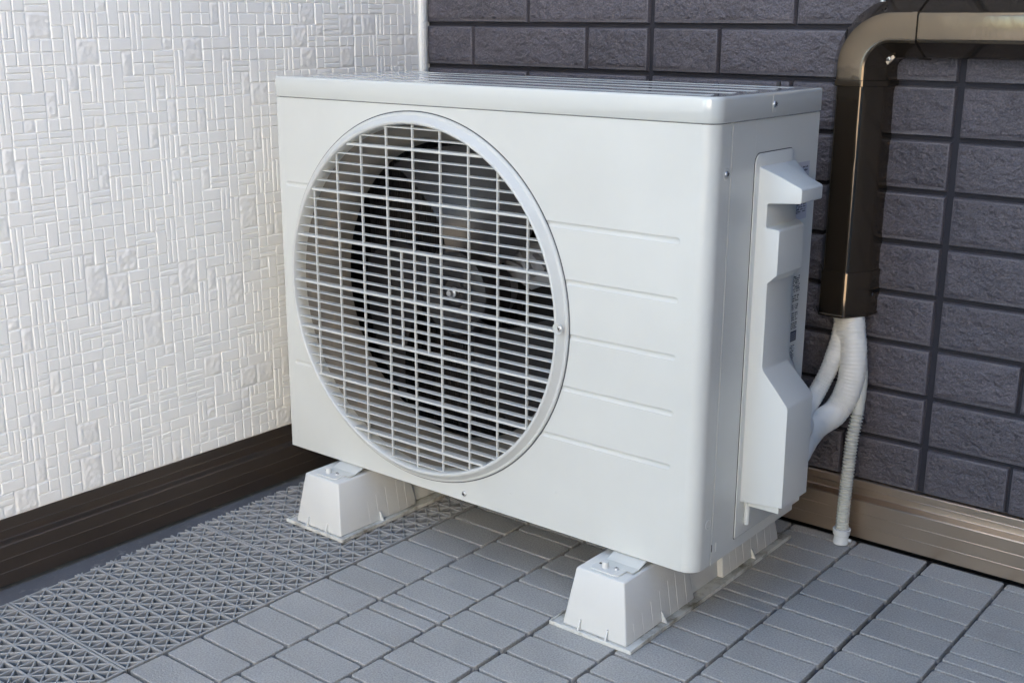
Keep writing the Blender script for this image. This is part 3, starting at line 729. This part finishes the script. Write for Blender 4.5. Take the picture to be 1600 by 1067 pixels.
# ------------------------------------------------------------------ brown line duct
def duct():
    t = thing('pipe_duct', 'glossy dark brown pipe duct bending from the brick wall down beside the fan unit', 'duct', (445, 579, 322))
    def sect(g=0.0):
        """(s, d): s across, d out from the wall"""
        P = [(-37 - g, 0), (-35.5 - g, 26), (-34.6 - g, 29), (-33 - g, 32)]
        P += [(-18.2 - g * .7, 58.5 + g * .6), (-17 - g * .5, 60.2 + g), (-15 - g * .3, 61.2 + g), (-13, 61.5 + g)]
        P2 = [(-x_, y_) for x_, y_ in P][::-1]
        return P + P2
    cx, cz = 445.5, 697.0
    def vring(z, g=0): return [(cx + s_, BY + 3 - d_, z) for s_, d_ in sect(g)]
    def hring(x_, g=0): return [(x_, BY + 3 - d_, cz - s_) for s_, d_ in sect(g)]
    v = MB(); loft(v, [vring(330), vring(640)]); v.build('vertical_run', M['duct'], t, smooth=30)
    e = MB(); loft(e, [vring(322, 2.2), vring(322.6, 3.0), vring(325, 3.0), vring(325.6, 2.2), vring(382, 2.2), vring(383.2, 1.6)]); ec = e.build('end_collar', M['duct'], t, smooth=30)
    el = MB(); rings = [vring(624, 2.4), vring(624.6, 3.6), vring(631.4, 3.6), vring(632, 2.0)]
    rad = 50; ox, oz = cx + rad, cz - rad
    for i in range(0, 25):
        a = R(180 - 90 * i / 24)
        rings.append([(ox + (rad - s_) * math.cos(a), BY + 3 - d_, oz + (rad - s_) * math.sin(a)) for s_, d_ in sect(2.0)])
    rings += [hring(519, 2.0), hring(519.6, 3.4), hring(526.4, 3.4), hring(527, 2.2)]
    loft(el, rings); eo = el.build('elbow', M['duct'], t, smooth=30)
    h = MB(); loft(h, [hring(526.8, .3), hring(529.2, .3), hring(529.8, 1.3), hring(2600, 1.3)]); h.build('horizontal_run', M['duct'], t, smooth=30)
    # screws in oval recesses
    def sc(parent, p, ax, tabs=True):
        r_ = MB()
        if ax == 'x': r_.lathe([(5.2, .1), (4.6, .8), (3.6, .3), (.3, .2)], p[0], p[2], 20, 'x', p[1])
        else: r_.lathe([(5.2, .1), (4.6, .8), (3.6, .3), (.3, .2)], p[0], p[2], 20, 'z', p[1])
        r_.build('screw_seat', M['duct'], parent, smooth=40); screw(parent, p, ax, 3.2)
    sc(ec, (cx + 36.2, 560, 351), 'x'); 
    sc(eo, (505.5, 545, 668.5), 'x', True) if False else None
    a = MB(); a.box(488, 505, 541, 549, 656, 671)
    # small metal clip with its screw in the inner bend
    k = MB(); k.prism([(480, 655), (489, 664), (492, 660), (483, 651)], 544, 548, 'xz'); k.build('clip', M['alu'], eo, bevel=.5)
    screw(eo, (484.5, 544.2, 658.5), 'y', 3.2)
    screw(eo, (474, BY + 3 - 45, 697 + 31), 'z', 3.4)
    sq = screw(eo, (cx - 38.0, 566, 662), 'z', 2.6)
    return t
duct()

# ------------------------------------------------------------------ pipes and drain hose
def spiral(r, pitch=5.2, amp=1.0, seed=0, taper=False):
    rs = random.Random(seed); lump = [rs.uniform(-.35, .35) for _ in range(400)]
    def f(t, L):
        if taper and L - t < 14: r_ = r - 5.0 * (1 - (L - t) / 14) ** 2
        else: r_ = r
        ph = (t / pitch) % 1.0; q = t / 6.0; i = int(q); u = q - i
        return r_ + amp * (1 - ph) + (lump[i % 400] * (1 - u) + lump[(i + 1) % 400] * u) * .8
    return f
p = MB(); sweep(p, [(456, 552, 345), (460, 549, 322), (473, 538, 268), (473, 530, 224), (463, 515, 192), (453, 482, 181), (457, 445, 178), (468, 400, 178), (476, 370, 178), (480, 330, 177)], spiral(17.2, seed=1), 28)
o = p.build('refrigerant_pipe', M['tape'], smooth=60)
tag(o, 'thick ivory tape-wrapped pipe, the lower and fatter one curving from the duct', 'pipe', 'wrapped pipes between duct and fan unit')
pb = o; p = MB(); sweep(p, [(453, 556, 350), (453.5, 555, 330), (455, 553, 317), (460, 546, 302), (464, 539, 286)], spiral(17.0, seed=5, taper=True), 32, ex=1.28)
o2 = p.build('joint_wrap', M['tape'], smooth=60); o2.parent = pb
p = MB(); sweep(p, [(450, 554, 350), (450, 552, 325), (450, 540, 288), (445, 528, 250), (438, 515, 222), (436, 490, 203), (444, 455, 200), (462, 420, 198), (476, 375, 200), (480, 330, 200)], spiral(11.2, seed=2), 24)
o = p.build('refrigerant_pipe', M['tape'], smooth=60)
tag(o, 'thinner ivory tape-wrapped pipe, the upper of the two curving into the unit', 'pipe', 'wrapped pipes between duct and fan unit')
t = thing('drain_hose', 'ribbed ivory drain hose hanging from the pipes to the deck by the brick wall', 'hose', (484, 524, 2))
def ribbed(t_, L):
    if t_ < 75: return 8.0 + .15 * math.sin(t_ * .4)
    ph = (t_ % 4.6) / 4.6
    return 7.9 + 1.3 * math.sin(ph * 2 * math.pi)
p = MB(); sweep(p, [(480, 548, 262), (485, 543, 235), (486, 536, 190), (484, 529, 150), (483, 526, 100), (482.5, 524, 60), (482.5, 523.5, 22)], ribbed, 28, step=.5)
p.build('ribbed_tube', M['hose'], t, smooth=60)
p = MB(); p.lathe([(9, 0), (10.5, .6), (11, 4), (10.2, 6), (10.2, 13), (11.4, 14), (12.4, 22), (11.2, 23), (9, 22)], 482.5, 1.2, 24, 'z', 523.5); p.lathe([(2.4, 0), (2.4, 16), (.3, 16)], 480, 7, 12, 'x', 526)
p.build('hose_tip', M['clear'], t, smooth=40)

# ------------------------------------------------------------------ surroundings that light the corner, one added light blocker among them
t = thing('neighbour_house', 'cream rendered house across the yard, out of the picture behind the camera', 'house', (0, -8000, -120))
h = MB(); h.box(1500, 22000, -11000, -8000, -120, 6400); h.build('wall', M['facade'], t)
h = MB(); h.box(1200, 22400, -11400, -7600, 6400, 6600); h.build('roof', M['screen'], t)
for x_ in (6400, 11000, 16000):
    for z_ in (900, 3900):
        h = MB(); h.box(x_, x_ + 1500, -8000, -7960, z_, z_ + 1200); h.build('window', M['glass'], t)
t = thing('light_blocker', 'blue wall added out of view at right to block light and tint the unit', 'wall', (1500, 0, -120))
h = MB(); h.box(1420, 1540, -1120, 560, -120, 2500); h.build('blocker_panel', M['screen'], t)  # unseen wall added to block light from the right and bounce blue
h = MB(); h.box(1400, 1560, -1140, 560, 2500, 2550); h.build('blocker_coping', M['alu'], t)
